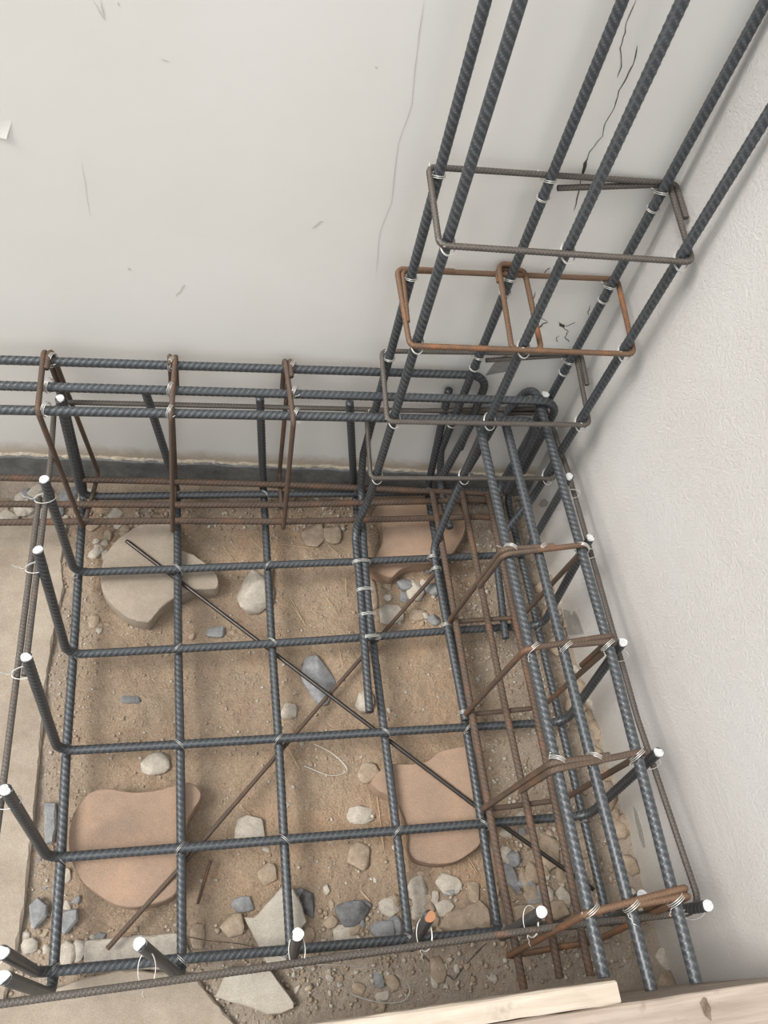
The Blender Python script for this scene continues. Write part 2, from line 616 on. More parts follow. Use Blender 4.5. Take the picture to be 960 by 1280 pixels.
crack([(232, 0), (262, 50), (252, 0)], (0, 0), 2, .0016, M_HAIR, name='scuff_mark')
crack([(463, 710), (452, 728), (440, 740)], (0, 0), 2, .004, M_HAIR, name='scuff_mark')
crack([(320, 670), (328, 676)], (0, 0), 2, .005, M_HAIR, name='scuff_mark')
crack([(780, 570), (800, 555), (808, 552)], (0, 0), 2, .003, M_HAIR, name='scuff_mark')
crack([(403, 147), (425, 155)], (0, 0), 2, .002, M_HAIR, name='scuff_mark')
crack([(295, 5), (298, 16)], (0, 0), 2, .003, M_HAIR, name='scuff_mark')
crack([(938, 166), (944, 171)], (0, 0), 2, .003, M_HAIR, name='scuff_mark')
crack([(205, 410), (215, 470), (225, 540)], (0, 0), 2, .001, M_HAIR, name='scuff_mark')

def patch(name, pix, p0, nrm, material, parent, t=.0012, sgn=1):
    P = [on_plane(x, y, p0, nrm) for x, y in pix]
    nn = nrm * sgn
    k = len(P)
    V = [q + nn * t for q in P] + [q - nn * .0005 for q in P]
    F = [tuple(range(k))] + [(i, (i + 1) % k, k + (i + 1) % k, k + i) for i in range(k)]
    return make(name, V, F, material, parent=parent)
z = lambda q, o, s: [(x / s + o[0], y / s + o[1]) for x, y in q]
RS = -np.sign(RN[0])
patch('cement_patch', z([(450, 330), (475, 335), (490, 345), (505, 372), (520, 340), (535, 345), (560, 400), (580, 465), (590, 490), (500, 500), (470, 480)], (620, 700), 5.33), RP, RN, M_CEMENT, WR, sgn=RS)
patch('cement_patch', z([(575, 140), (590, 160), (610, 230), (622, 290), (614, 300), (600, 260), (585, 200)], (600, 960), 3), RP, RN, M_CEMENT, WR, sgn=RS)
patch('cement_patch', z([(215, 380), (240, 370), (265, 395), (250, 425), (215, 430), (195, 415)], (640, 560), 5.82), RP, RN, M_CEMENT, WR, sgn=RS)
patch('cement_patch', z([(300, 705), (350, 690), (390, 720), (410, 770), (340, 790), (280, 800), (225, 812), (260, 760)], (560, 300), 4.8), BP, BN, M_CEMENT, WB, sgn=-1)
# peeled paint flake with its curled edge on the cream wall
c0 = on_plane(4, 158, BP, BN)
V, F = [], []
for i in range(7):
    for j in range(5):
        u, v = i / 6, j / 4
        V.append(c0 + np.array([-.03 + u * .045 * (1 - .3 * v), 0, .004 - .022 * v + .008 * u * (1 - v)]) - BN * (.0006 + .004 * (u * v) ** 1.5))
for i in range(6):
    for j in range(4):
        a = i * 5 + j
        F.append((a, a + 5, a + 6, a + 1))
make('peeling_paint', V, F, M_WALL, parent=WB, smooth=True)

# ------------------------------------------------------------------ the setting: soil in the pit
def soil():
    def axis(a, b, lo, hi, d):
        c = np.arange(lo, hi + 1e-6, d)
        l = lo - np.cumsum(np.geomspace(d * 2, .5, 16))
        h = hi + np.cumsum(np.geomspace(d * 2, .3, 10))
        return np.r_[l[l > a][::-1], c, h[h < b]]
    xs = np.r_[axis(-3.0, 1.25, -.34, 1.25, .006)]
    ys = np.r_[axis(-3.0, .13, -1.32, .13, .006)]
    X, Y = np.meshgrid(xs, ys, indexing='ij')
    Z = gh(X, Y)
    far = np.clip((-.34 - X) / .3, 0, 1) + np.clip((-1.32 - Y) / .3, 0, 1)
    Z = np.where(far > 0, Z * (1 - np.clip(far, 0, 1)) + GZ * np.clip(far, 0, 1), Z)
    nx, ny = X.shape
    V = np.stack([X, Y, Z], -1).reshape(-1, 3)
    i = np.arange(nx - 1)[:, None] * ny
    j = np.arange(ny - 1)[None, :]
    F = np.stack([i + j, i + j + ny, i + j + ny + 1, i + j + 1], -1).reshape(-1, 4)
    F = np.vstack([F[:, [0, 1, 2]], F[:, [0, 2, 3]]])
    n1 = vnoise(X * 9, Y * 9) * .35 + vnoise(X * 30, Y * 30) * .25
    d = np.clip((X - .86) / .16, 0, 1) + np.clip((-.93 - Y) / .12, 0, 1) + np.clip((.02 - X) / .12, 0, 1) * .8 + np.clip((Y + .06) / .1, 0, 1) * .5
    d = np.clip(d + n1 * (d > .02) * 1.4, 0, 1)
    o = make('floor', V, F, M_SOIL, origin=(0, 0, GZ), smooth=True, rib=d.ravel(), attr='dust')
    o['kind'] = 'structure'
    o['label'] = 'sandy reddish soil at the bottom of the footing pit'
soil()

def rock_mesh(sx_, sy_, sz_, seed, facets=16, sub=2):
    # broken stone: hull of a few points thrown on a squarish blob, so it has real facets and edges
    rr = random.Random(seed)
    bm = bmesh.new()
    for _ in range(13 if sub == 1 else 20):
        v = Vector((rr.gauss(0, 1), rr.gauss(0, 1), rr.gauss(0, .8)))
        k = (abs(v.x) ** 3 + abs(v.y) ** 3 + abs(v.z) ** 3) ** (1 / 3)
        v /= k
        bm.verts.new(v * rr.uniform(.78, 1.0))
    r_ = bmesh.ops.convex_hull(bm, input=list(bm.verts))
    bmesh.ops.delete(bm, geom=[v for v in bm.verts if not v.link_faces], context='VERTS')
    bm.verts.index_update()
    bmesh.ops.recalc_face_normals(bm, faces=list(bm.faces))
    bmesh.ops.bevel(bm, geom=list(bm.edges), offset=.045, segments=1, affect='EDGES', clamp_overlap=True)
    bmesh.ops.triangulate(bm, faces=list(bm.faces))
    bm.verts.index_update()
    co = np.array([v.co[:] for v in bm.verts])
    co -= (co.max(0) + co.min(0)) / 2
    co /= (co.max(0) - co.min(0)) / 2
    co *= np.array([sx_, sy_, sz_]) / 2
    F = np.array([[v.index for v in f.verts] for f in bm.faces])
    bm.free()
    return co, F
def mpp(x, y, zz=GZ):
    p = atz(x, y, zz)
    return -((p - CP) @ M)[2] / FPX
def rock(px, py, w, h, material, label, rot=0.0, th=None, group=None, name='rubble_stone', seed=None, sink=.3):
    s = mpp(px, py)
    p = atz(px, py, GZ + .006)
    wx, hy = w * s, h * s * 1.08
    t = th if th is not None else .55 * min(wx, hy)
    co, F = rock_mesh(wx, hy, t, seed if seed is not None else int(px * 7 + py * 13), facets=9, sub=2 if max(w, h) > 15 else 1)
    c, s_ = math.cos(rot), math.sin(rot)
    R = np.array([[c, -s_, 0], [s_, c, 0], [0, 0, 1]])
    co = co @ R.T
    zc = g1(p[0], p[1]) + t * (.5 - sink)
    o = make(name, co + np.array([p[0], p[1], zc]), F, material, origin=(p[0], p[1], zc))
    return tag(o, label, 'stone', group)
def slab(name, pix, ztop, th, material, label, cat, org=(0, 0), sc=1.0, bevel=.003, group=None, wpts=None, tilt=(0, 0), rough=.0012, sub=True, parent=None):
    P = np.array(wpts) if wpts is not None else np.array([atz(x / sc + org[0], y / sc + org[1], ztop)[:2] for x, y in pix])
    if sub:
        Q = []
        for a, b2 in zip(P, np.roll(P, -1, 0)):
            k = max(1, int(np.linalg.norm(b2 - a) / .012))
            for i in range(k):
                f = i / k
                Q.append(a + (b2 - a) * f + (np.random.default_rng(len(Q)).uniform(-rough, rough, 2) if i else 0))
        P = np.array(Q)
    area = .5 * np.sum(P[:, 0] * np.roll(P[:, 1], -1) - np.roll(P[:, 0], -1) * P[:, 1])
    if area < 0:
        P = P[::-1]
    c = P.mean(0)
    k = len(P)
    d = np.roll(P, -1, 0) - np.roll(P, 1, 0)
    nrm = np.stack([d[:, 1], -d[:, 0]], 1)
    nrm /= np.linalg.norm(nrm, axis=1)[:, None] + 1e-9
    def lvl(off, zz):
        xy = P + nrm * off
        zt = zz + (xy[:, 0] - c[0]) * tilt[0] + (xy[:, 1] - c[1]) * tilt[1]
        return np.c_[xy, zt]
    jit = np.random.default_rng(k).uniform(.4, 1.3, k)[:, None]
    V = np.vstack([lvl(0, ztop - th), lvl(.0015, ztop - th * .55), lvl(0, ztop - bevel), P_in(P, nrm, bevel * jit, ztop, tilt, c)])
    F = []
    for l in range(3):
        for i in range(k):
            j = (i + 1) % k
            F.append((l * k + i, l * k + j, l * k + k + j, l * k + k + i))
    F.append(tuple(range(3 * k, 4 * k)))
    F.append(tuple(range(k - 1, -1, -1)))
    o = make(name, V, F, material, origin=(c[0], c[1], ztop - th) if parent is None else None, parent=parent)
    if label:
        tag(o, label, cat, group)
    return o
def P_in(P, nrm, off, ztop, tilt, c):
    xy = P - nrm * off
    zt = ztop + (xy[:, 0] - c[0]) * tilt[0] + (xy[:, 1] - c[1]) * tilt[1]
    return np.c_[xy, zt]

# concrete strip outside the pit and broken screed in front
CS = [atz(x, y, -.05)[:2] for x, y in ((84, 652), (77, 700), (80, 735), (67, 790), (58, 850), (49, 950), (41, 1030), (31, 1130), (19, 1195), (8, 1240))]
CS += [np.array([-.16, -1.32]), np.array([-1.6, -1.4]), np.array([-1.6, -.08])]
slab('concrete_strip', None, -.053, .05, M_SCREED, 'grey beige concrete strip bordering the pit beneath the doubled rusty ring', 'concrete', wpts=CS, bevel=.004, rough=.0005)
slab('screed_slab', [(100, 1224), (150, 1212), (243, 1218), (257, 1238), (292, 1279), (330, 1330), (250, 1400), (-70, 1420), (-60, 1270), (40, 1246)], -.045, .03, M_SCREED, 'large beige screed slab with a diagonal broken edge in front of the footing bars', 'slab')
slab('mortar_strip', [(106, 1176), (150, 1171), (226, 1166), (240, 1196), (232, 1210), (150, 1213), (104, 1210)], -.05, .03, M_PALE, 'flat pale mortar piece touching the front grid bar near its bent corner', 'mortar')
slab('tile_shard', [(305, 345), (350, 347), (375, 330), (410, 285), (450, 245), (495, 190), (545, 205), (590, 300), (612, 370), (560, 430), (530, 495), (515, 560), (420, 580), (370, 470)], -.036, .012, M_TILE, 'pale pointed tile shard lying under a crossing of two footing bars', 'tile shard', org=(230, 1060), sc=4, tilt=(.03, .02), bevel=.0015)
slab('tile_shard', [(200, 650), (215, 600), (410, 590), (470, 665), (550, 775), (548, 800), (490, 825), (420, 830), (350, 800), (160, 742)], -.035, .016, M_TILE, 'pale tile shard with a stained corner outside the front ring bar', 'tile shard', org=(230, 1060), sc=4, tilt=(-.02, .0), bevel=.0015)
slab('mortar_chunk', [(480, 400), (520, 320), (600, 300), (680, 260), (725, 300), (735, 400), (640, 412), (560, 425)], -.045, .03, M_TAN, 'wide tan mortar chunk behind the front grid bar beside the round paver', 'mortar', org=(430, 1060), sc=4, rough=.003)
slab('mortar_chunk', [(300, 640), (420, 620), (520, 610), (600, 600), (640, 690), (560, 720), (330, 745)], -.045, .03, M_TAN, 'square tan mortar chunk beneath the rusty bottom bars by the white tipped upstand', 'mortar', org=(580, 1000), sc=4.8, rough=.003)
slab('slate_strip', [(255, 10), (318, 15), (320, 120), (300, 240), (262, 250), (252, 150)], -.047, .012, M_GREY, 'narrow blue grey stone strip between the concrete edge and the corner grid bar', 'stone', org=(0, 1000), sc=4.57)
slab('slate_flake', [(165, 600), (215, 555), (270, 600), (265, 660), (195, 735), (170, 690)], -.048, .014, M_GREY, 'rounded blue grey stone flake next to the concrete edge', 'stone', org=(0, 1000), sc=4.57)
slab('slate_flake', [(355, 640), (440, 620), (445, 680), (370, 765), (350, 750)], -.050, .014, M_GREY, 'triangular blue grey stone flake touching the corner grid bar', 'stone', org=(0, 1000), sc=4.57)

# four fan shaped pavers that carry the grid
PT, PTH = -.0195, .043
def paver(pix, org, material, label):
    P = [atz(x / 4.8 + org[0], y / 4.8 + org[1], PT) for x, y in pix]
    Q = cat_rom(np.vstack([P, P[:1]]), 5)[:-1, :2]
    o = slab('paver_stone', None, PT, PTH, material, label, 'paver', wpts=Q, bevel=.0025, sub=False)
paver([(330, 90), (240, 150), (170, 230), (132, 320), (125, 420), (150, 500), (200, 560), (270, 620), (340, 650), (412, 657), (450, 618), (490, 572), (550, 525), (620, 490), (700, 462), (818, 456), (826, 390), (790, 330), (740, 295), (680, 255), (615, 225), (590, 150), (570, 80), (540, 45), (480, 40), (400, 55)],
      (100, 640), M_PAVERG, 'grey dusted fan shaped paver with the end of a thin rod resting on it')
paver([(190, 155), (130, 230), (90, 320), (75, 420), (80, 500), (110, 600), (170, 690), (260, 760), (350, 815), (440, 835), (520, 830), (620, 805), (700, 770), (745, 710), (762, 600), (768, 450), (790, 310), (868, 180), (850, 115), (790, 85), (720, 100), (620, 128), (520, 142), (440, 142), (350, 125), (260, 125)],
      (70, 960), M_PAVER, 'large terracotta fan shaped paver nearest the concrete strip, concave edge dusted grey')
paver([(115, 280), (130, 250), (170, 205), (240, 168), (330, 168), (400, 160), (460, 145), (520, 95), (590, 75), (690, 65), (750, 150), (790, 300), (810, 450), (800, 560), (770, 650), (700, 710), (620, 755), (520, 768), (430, 755), (370, 725), (345, 670), (350, 600), (330, 510), (290, 430), (240, 370), (160, 325)],
      (440, 920), M_PAVER, 'terracotta fan shaped paver beside the rusty bottom bars, crossed by a thin smooth rod')
paver([(180, 180), (225, 260), (232, 370), (195, 440), (150, 515), (215, 560), (285, 582), (340, 538), (420, 506), (520, 500), (640, 450), (715, 340), (728, 260), (690, 150), (600, 90), (480, 60), (330, 70), (230, 110)],
      (430, 600), M_PAVER, 'terracotta fan shaped paver under the feet of the column bars')

# ------------------------------------------------------------------ footing grid
R1 = .009
cols = [[(100, 713), (91.7, 814), (81.7, 936.7), (76.7, 1071.7), (68, 1213)],
        [(221.7, 711.7), (222.5, 812), (226, 930.7), (227.3, 1060), (225, 1198)],
        [(335.7, 706.7), (339, 805.7), (348.3, 923.3), (355, 1049.3), (363, 1187)],
        [None, None, (478.3, 915), (496.7, 1038.3), (510, 1175)],
        [None, None, (583, 914), (603.3, 1029.3), (620, 1168)],
        [None, None, (707, 927), None, (752, 1120)]]
backtip = [(74, 482), (181, 487), (325, 497), (437, 503), (561, 487), (682, 493)]
fronttip = [(5, 1222), (175, 1180), (372, 1168), (537, 1145), (677, 1140), (803, 1120)]
ORD = ['sixth', 'fifth', 'fourth', 'third', 'second', 'first']
YB = []
colx = []
for i, c in enumerate(cols):
    pts = [atz(x, y, 0.0) for x, y in [q for q in c if q]]
    # line fit x(y), straight bars with a very slight set
    yy = np.array([p[1] for p in pts])
    xx = np.array([p[0] for p in pts])
    A = np.polyfit(yy, xx, 1) if len(pts) > 2 else np.array([0, xx.mean()])
    if i >= 3:
        A = np.array([A[0] * .5, xx.mean() - A[0] * .5 * yy.mean()])
    fx = lambda y: A[0] * y + A[1]
    colx.append((A[0], A[1]))
    bt = atz(*backtip[i], .37 if i < 5 else .40)
    ft = atz(*fronttip[i], .37 if i not in (1,) else .36)
    ybk, yfr = (.020 if i < 5 else -.006), -1.022
    path = [bt, (fx(ybk), ybk, 0)]
    for q in sorted(pts, key=lambda p: -p[1])[1:-1]:
        path.append((.5 * q[0] + .5 * fx(q[1]), q[1], 0.0))
    path += [(fx(yfr), yfr, 0), ft]
    lab = ['corner grid bar running along the concrete strip, both ends bent up',
           'grid bar bent up at both ends, crossing the large terracotta paver',
           'grid bar bent up at both ends, crossing the pale pointed tile shard',
           'grid bar with two column feet tied along it and a rusty front tip',
           'grid bar bent up at both ends, running beside the innermost rusty bottom bar',
           'grid bar hidden under the beam bars closest to the stucco wall'][i]
    o = rebar('footing_bar', path, R1, M_STEEL, rad=.034, label=lab, cat='steel bar', group='footing grid bars running towards the cream wall',
              cut=(i in (1, 5), True), cutmat=M_CUTR if i == 3 else M_CUT)
    YB.append(o)
rows = [[(100, 620), (327, 618), (435, 618), (620, 612)],
        [(97, 714), (221.7, 711.7), (335.7, 706.7), (455, 702), (540, 698), (640, 692)],
        [(88, 814), (222.5, 812), (339, 805.7), (463, 797), (560, 788), (640, 782)],
        [(75, 938), (226, 930.7), (348.3, 923.3), (478.3, 915), (583, 909), (690, 903)],
        [(70, 1072), (227.3, 1060), (355, 1049.3), (496.7, 1038.3), (603.3, 1029.3), (715, 1021)],
        [(60, 1216), (225, 1198), (363, 1187), (510, 1174), (620, 1166), (740, 1152)]]
lefttip = [(86, 505), (55, 599), (47, 687), (33, 821), (7, 987), (3, 1190)]
righttip = [(705, 512), (712, 596), (738, 672), (778, 803), (823, 940), (885, 1132)]
XB = []
rowy = []
for i, rw in enumerate(rows):
    zz = .018
    pts = [atz(x, y, zz) for x, y in rw]
    A = np.polyfit([p[0] for p in pts], [p[1] for p in pts], 1)
    rowy.append(A)
    lt = atz(*lefttip[i], .37)
    rt = atz(*righttip[i], .37)
    if i == 0:
        lt = np.array([-.030, -.004, .36])
        rt = np.array([1.035, .0, .33])
    xl, xr_ = -.030, 1.040
    path = [lt, (xl, A[0] * xl + A[1], zz)] + [(p[0], .6 * p[1] + .4 * (A[0] * p[0] + A[1]), zz) for p in pts[1:-1]] + [(xr_, A[0] * xr_ + A[1], zz), rt]
    lab = ['grid bar lying against the skirting under the beam, parallel to the cream wall',
           'second grid bar from the cream wall, passing over the column feet',
           'third grid bar from the cream wall, slightly bowed, ends bent up',
           'fourth grid bar from the cream wall, ends bent up with white tips',
           'fifth grid bar from the cream wall, crossing both front pavers',
           'front grid bar farthest from the cream wall, next to the thin ring bar'][i]
    XB.append(rebar('footing_bar', path, R1, M_STEEL, rad=.034, label=lab, cat='steel bar', group='footing grid bars parallel to the cream wall', cut=(True, True)))
# binding wire at the crossings
for i in range(6):
    for j in range(6):
        if i == 5 and j in (0, 1):
            continue
        y = rowy[j][0] * .2 * i + rowy[j][1]
        x = colx[i][0] * y + colx[i][1]
        y = rowy[j][0] * x + rowy[j][1]
        s = 1 if (i + j) % 2 else -1
        tie(XB[j], (x, y, .009), (s, 1, 0), (0, 0, 1), .0150, .0200, tail=(s * .6, .5, .4) if random.random() < .35 else None, turns=1.5, tl=.010, r=.0006)

# ------------------------------------------------------------------ column
yF, yBk = -.108, .022
colb = {1: (.622, .014), 2: (.624, yF), 3: (.818, .028), 4: (.826, yF), 5: (1.024, .024), 6: (1.029, yF)}
ZF = .038
CB = {}
foot = {2: [atz(443, 668, ZF), atz(449, 722, ZF), atz(462, 890, ZF)],
        1: [np.array([.632, -.02, ZF]), atz(456, 702, ZF), atz(464, 800, ZF)],
        4: [atz(541, 690, ZF), atz(549, 730, ZF), atz(582, 900, ZF)],
        3: [np.array([.842, .0, ZF]), np.array([.848, -.12, ZF])],
        6: [atz(620, 700, ZF) * np.array([1, 1, 1]), np.array([.945, -.252, ZF]), np.array([.932, -.42, ZF])],
        5: [np.array([.985, -.03, ZF + .0]), np.array([.965, -.28, ZF]), np.array([.955, -.40, ZF])]}
foot[6] = [np.array([.975, -.150, ZF]), np.array([.948, -.252, ZF]), np.array([.932, -.42, ZF])]
foot[5] = [np.array([1.000, .0, ZF]), np.array([.978, -.25, ZF]), np.array([.962, -.40, ZF])]
clab = {1: 'wall-side column bar at the column end away from the stucco wall',
        2: 'outer column bar away from the stucco wall, its foot tied to the grid',
        3: 'middle column bar on the side facing the cream wall',
        4: 'middle column bar on the open side, its foot bent along the rusty beam bars',
        5: 'wall-side column bar standing in the corner of the two walls',
        6: 'outer column bar closest to the stucco wall'}
for k, (x, y) in colb.items():
    kneez = .085
    if k in (2, 4):
        path = [(x, y, 1.80), (x, y, .20)] + foot[k]
        if k == 2:
            path = [(x, y, 1.80), (x, y, .15), (foot[2][0][0], -.128, ZF + .004)] + foot[k][1:]
        else:
            path = [(x, y, 1.80), (x, y, .25), (foot[4][0][0], -.182, ZF + .004)] + foot[k][1:]
    else:
        path = [(x, y, 1.80), (x, y, .16)] + foot[k]
    CB[k] = rebar('column_bar', path, R1, M_STEEL, rad=.04, label='tall ' + clab[k], cat='steel bar', group='upright column bars', cut=(False, False))
# ties along the two feet lying on the grid
for (px, py) in ((447, 703), (452, 738), (455, 769), (459, 797)):
    c = atz(px + 5, py, ZF)
    tie(CB[2], c, (1, 0, 0), (0, 0, 1), .0225, .0115, turns=2.6, tail=(1, -.3, .3), tl=.008)
for (px, py) in ((541, 697), (545, 712), (558, 782), (580, 891)):
    c = atz(px, py, ZF)
    tie(CB[4], c, (1, 0, -.1), (0, 0, 1), .0125, .0125, turns=2.4, tail=(-1, -.2, .3), tl=.012)

def stirrup(name, corners, r, material, label, lap_side=0, lap=.1, lap2=.0, off=(0, 0, 0), group=None, rad=.012, tiltend=(0, 0, 0), cat='stirrup'):
    # corners in order; bar starts on side lap_side, goes all round and laps itself
    C = [np.asarray(c, float) for c in corners]
    k = lap_side
    C = C[k:] + C[:k]
    off = np.asarray(off, float)
    u = (C[1] - C[0]) / np.linalg.norm(C[1] - C[0])
    start = C[0] + u * (lap if lap > 0 else .02)
    w = (C[1] - C[0])
    pts = [start + np.asarray(tiltend, float), C[0], C[3], C[2], C[1] , C[0] + off]
    # end laps down the first leg
    v = (C[3] - C[0]) / np.linalg.norm(C[3] - C[0])
    pts.append(C[0] + off + v * lap2 if lap2 > 0 else C[0] + off + v * .03)
    return rebar(name, pts, r, material, rad=rad, label=label, cat=cat, group=group, big=False, cut=(False, False))

# column ties
RT = .0052
def coltie(zf, zbk, material, label, side, lap, lap2, off, tiltend=(0, 0, 0)):
    xl, xr_ = .608, 1.045
    C = [(xl, yF - .0145, zf), (xr_, yF - .0145, zf + .002), (xr_ - .004, .040, zbk + .004), (xl, .032, zbk)]
    return stirrup('column_tie', C, RT, material, label, side, lap, lap2, off, group='rectangular ties of the column', tiltend=tiltend)
CT = []
# order: 0 front-left,1 front-right,2 back-right,3 back-left ; start side k goes towards k+1
CT.append(coltie(.890, .918, M_GREYRUST, 'topmost grey brown rectangular tie round the column bars', 2, .20, .075, (.0108, 0, .003), tiltend=(0, 0, -.022)))
CT.append(coltie(.671, .706, M_ORANGE, 'orange rusty rectangular tie round the column bars, second from the top', 3, .11, .11, (-.0108, 0, .002)))
CT.append(coltie(.457, .494, M_GREYRUST, 'grey brown rectangular column tie just above the beam bars', 2, .20, .075, (.0108, 0, .003), tiltend=(0, 0, -.022)))
CT.append(coltie(.258, .300, M_GREYRUST, 'lowest grey brown column tie below the beam top bars', 2, .20, .075, (0, 0, .0115), tiltend=(0, 0, -.02)))
# fourth side of tie lap for the rusty one runs along the back: extra lap is part of the same bar
IT = stirrup('column_tie', [(.800, yF - .014, .672), (.858, yF - .014, .672), (.848, .046, .712), (.792, .046, .712)], RT, M_ORANGE,
             'narrow rusty inner tie round the two middle column bars', 3, .03, .03, (0, 0, .011), group=None)
zt = [(.890, .918), (.671, .706), (.457, .494), (.258, .300)]
for t, (a, b2) in enumerate(zt):
    for k, (x, y) in colb.items():
        frontb = k % 2 == 0
        zc = a if frontb else b2
        sg = -1 if frontb else 1
        c = (x, y + sg * .005, zc - .004)
        tie(CT[t], c, (1, 0, .0), (0, 1, .45 if frontb else -.45), .0122, .0195, turns=2.5, tail=(random.uniform(-.8, .8), sg * .5, random.uniform(-.3, .5)), tl=.012)
        if not frontb and k != 1:
            tie(CT[t], (x, y, zc - .034), (1, 0, 0), (0, 1, .1), .0112, .0112, turns=2.5)

# ------------------------------------------------------------------ beam along the cream wall
ZT = .428
bt_px = [((0, 450), (450, 464), (592, 469)), ((0, 482), (450, 495), (664, 501)), ((0, 512), (480, 523), (640, 525))]
blab = ['beam top bar closest to the cream wall, end hooked down behind the column', 'middle beam top bar along the cream wall, end hooked down in the corner', 'outer beam top bar along the cream wall, level with a column tie']
hookx = [.862, 1.012, .955]
XT = []
for (p, lab, hx) in zip(bt_px, blab, hookx):
    A3 = [atz(x, y, ZT) for x, y in p]
    fit = np.polyfit([q[0] for q in A3], [q[1] for q in A3], 1)
    ff = lambda x: fit[0] * x + fit[1]
    dd = 0
    path = [(-1.05, ff(-1.05), ZT), (.3, ff(.3), ZT), (hx, ff(hx), ZT), (hx + .004, ff(hx) - .004, ZT - .26)]
    XT.append(rebar('beam_bar', path, .0092, M_STEEL, rad=.045, label=lab, cat='steel bar', group='top bars of the beam along the cream wall'))
    XT[-1]['fit'] = [float(fit[0]), float(fit[1])]
bb_px = [((0, 597), (216, 602), (362, 606), (600, 617)), ((0, 630), (216, 631), (362, 631), (600, 625)), ((0, 653), (216, 651), (362, 652), (600, 646))]
brl = ['rusty bottom beam bar closest to the skirting', 'middle rusty bottom beam bar along the cream wall', 'outer rusty bottom beam bar along the cream wall, passing behind the column feet']
for p, lab in zip(bb_px, brl):
    A3 = [atz(x, y, .046) for x, y in p]
    path = [A3[0] + np.array([-.75, .008, 0])] + A3[:-1] + [A3[-1], A3[-1] + np.array([.06, -.006, 0])]
    rebar('beam_bar', path, .0078, M_RUST, rad=.05, label=lab, cat='steel bar', group='rusty bottom bars of the beam along the cream wall', pitch=.010)

ZS = .4425
xs_px = [((62, 443), (47, 514), (104, 661), (122, 606)), ((212, 447), (214, 519), (216, 667), (219, 604)), ((363, 450), (367, 526), (354, 663), (350, 606))]
sl = ['rusty stirrup of the wall beam, farthest from the column, doubled at its back leg', 'middle rusty stirrup of the wall beam between two grid upstands', 'rusty stirrup of the wall beam closest to the column']
XS = []
for i, (q, lab) in enumerate(zip(xs_px, sl)):
    tb, tf, bf, bb = atz(*q[0], ZS), atz(*q[1], ZS), atz(*q[2], .030), atz(*q[3], .030)
    tb[1] = max(tb[1], .052)
    bb[1] = .046
    C = [tb, tf, bf, bb]
    dx = (.0112, 0, 0) if i != 2 else (-.0112, 0, 0)
    if i == 0:
        dx = (-.0112, 0, 0)
    XS.append(stirrup('beam_stirrup', C, .0053, M_RUST, lab, 0, .052 if i != 1 else .03, .12, dx, group='stirrups of the beam along the cream wall', rad=.016))
    for t in XT:
        f = t['fit']
        xx = tb[0] + .004
        y = f[0] * xx + f[1]
        tie(XS[-1], (xx, y, ZT + .004), (.5, 1, 0), (0, 0, 1), .0135, .0165, turns=2.5, tail=(.4, random.uniform(-1, .2), .5), tl=.014)
for t in XT:
    del t['fit']

# ------------------------------------------------------------------ beam along the stucco wall
ZY = .408
yt_px = [((605, 535), (660, 807), (757, 1222)), ((640, 545), (740, 960), (818, 1240)), ((683, 535), (765, 815), (868, 1232))]
yl = ['inner top bar of the stucco wall beam, farthest from that wall', 'middle top bar of the stucco wall beam', 'top bar of the stucco wall beam closest to that wall, back end curled over']
yend = [-1.108, -1.132, -1.132]
yback = [-.055, -.045, .034]
YT = []
for p, lab, ye, yk in zip(yt_px, yl, yend, yback):
    A3 = [atz(x, y, ZY) for x, y in p]
    fit = np.polyfit([q[1] for q in A3], [q[0] for q in A3], 1)
    ff = lambda y: fit[0] * y + fit[1]
    path = [(ff(yk) - (.055 if yk > 0 else .02), yk + (0 if yk > 0 else .004), ZY - (.15 if yk > 0 else .24)), (ff(yk) - .006, yk, ZY), (A3[1][0] * .6 + ff(A3[1][1]) * .4, A3[1][1], ZY), (ff(ye), ye, ZY)]
    YT.append((rebar('beam_bar', path, .0094, M_STEEL, rad=.042, label=lab, cat='steel bar', group='top bars of the beam along the stucco wall'), fit))
yb_px = [((561, 727), (590, 893), (620, 1060), (655, 1237)), ((590, 677), (630, 877), (672, 1070), (700, 1223)), ((628, 703), (667, 877), (707, 1067), (738, 1220))]
ybl = ['inner rusty bottom bar of the stucco wall beam, beside the column foot', 'middle rusty bottom bar of the stucco wall beam', 'rusty bottom bar of the stucco wall beam closest to that wall']
for p, lab in zip(yb_px, ybl):
    A3 = [atz(x, y, .062) for x, y in p]
    a = A3[0] + (A3[0] - A3[-1]) / np.linalg.norm(A3[0] - A3[-1]) * (A3[0][1] * -1 - .03)
    rebar('beam_bar', [a] + A3, .0078, M_RUST, rad=.05, label=lab, cat='steel bar', group='rusty bottom bars of the beam along the stucco wall', pitch=.010)
ysl = ['rusty stirrup of the stucco wall beam, first from the column', 'rusty stirrup of the stucco wall beam, second from the column', 'rusty stirrup of the stucco wall beam, third from the column', 'orange rusty stirrup of the stucco wall beam closest to the timber formwork']
for i, (yt_, yb_) in enumerate(((-.395, -.380), (-.598, -.598), (-.797, -.795), (-1.020, -1.056))):
    zt_ = .4235
    C = [(.805, yt_ - .004, zt_), (.984, yt_ + .004, zt_), (.976, yb_ + .006, .050), (.796, yb_, .050)]
    side = 0 if i in (0, 2) else 1
    if side == 1:
        C = [C[1], C[0], C[3], C[2]]
    off = (0, -.0112, .0) if i in (0, 2) else (0, .0112, 0)
    s = stirrup('beam_stirrup', C, .0056, M_ORANGE if i == 3 else M_RUST, ysl[i], 0, .105, .15, off, group='stirrups of the beam along the stucco wall', rad=.016)
    for (o, fit) in YT:
        x = fit[0] * yt_ + fit[1]
        tie(s, (x, yt_, ZY + .005), (1, random.choice((.6, -.6)), 0), (0, 0, 1), .0145, .0175, turns=2.5, tail=(random.uniform(-1, .3), random.uniform(-1, 1), .3), tl=.016)

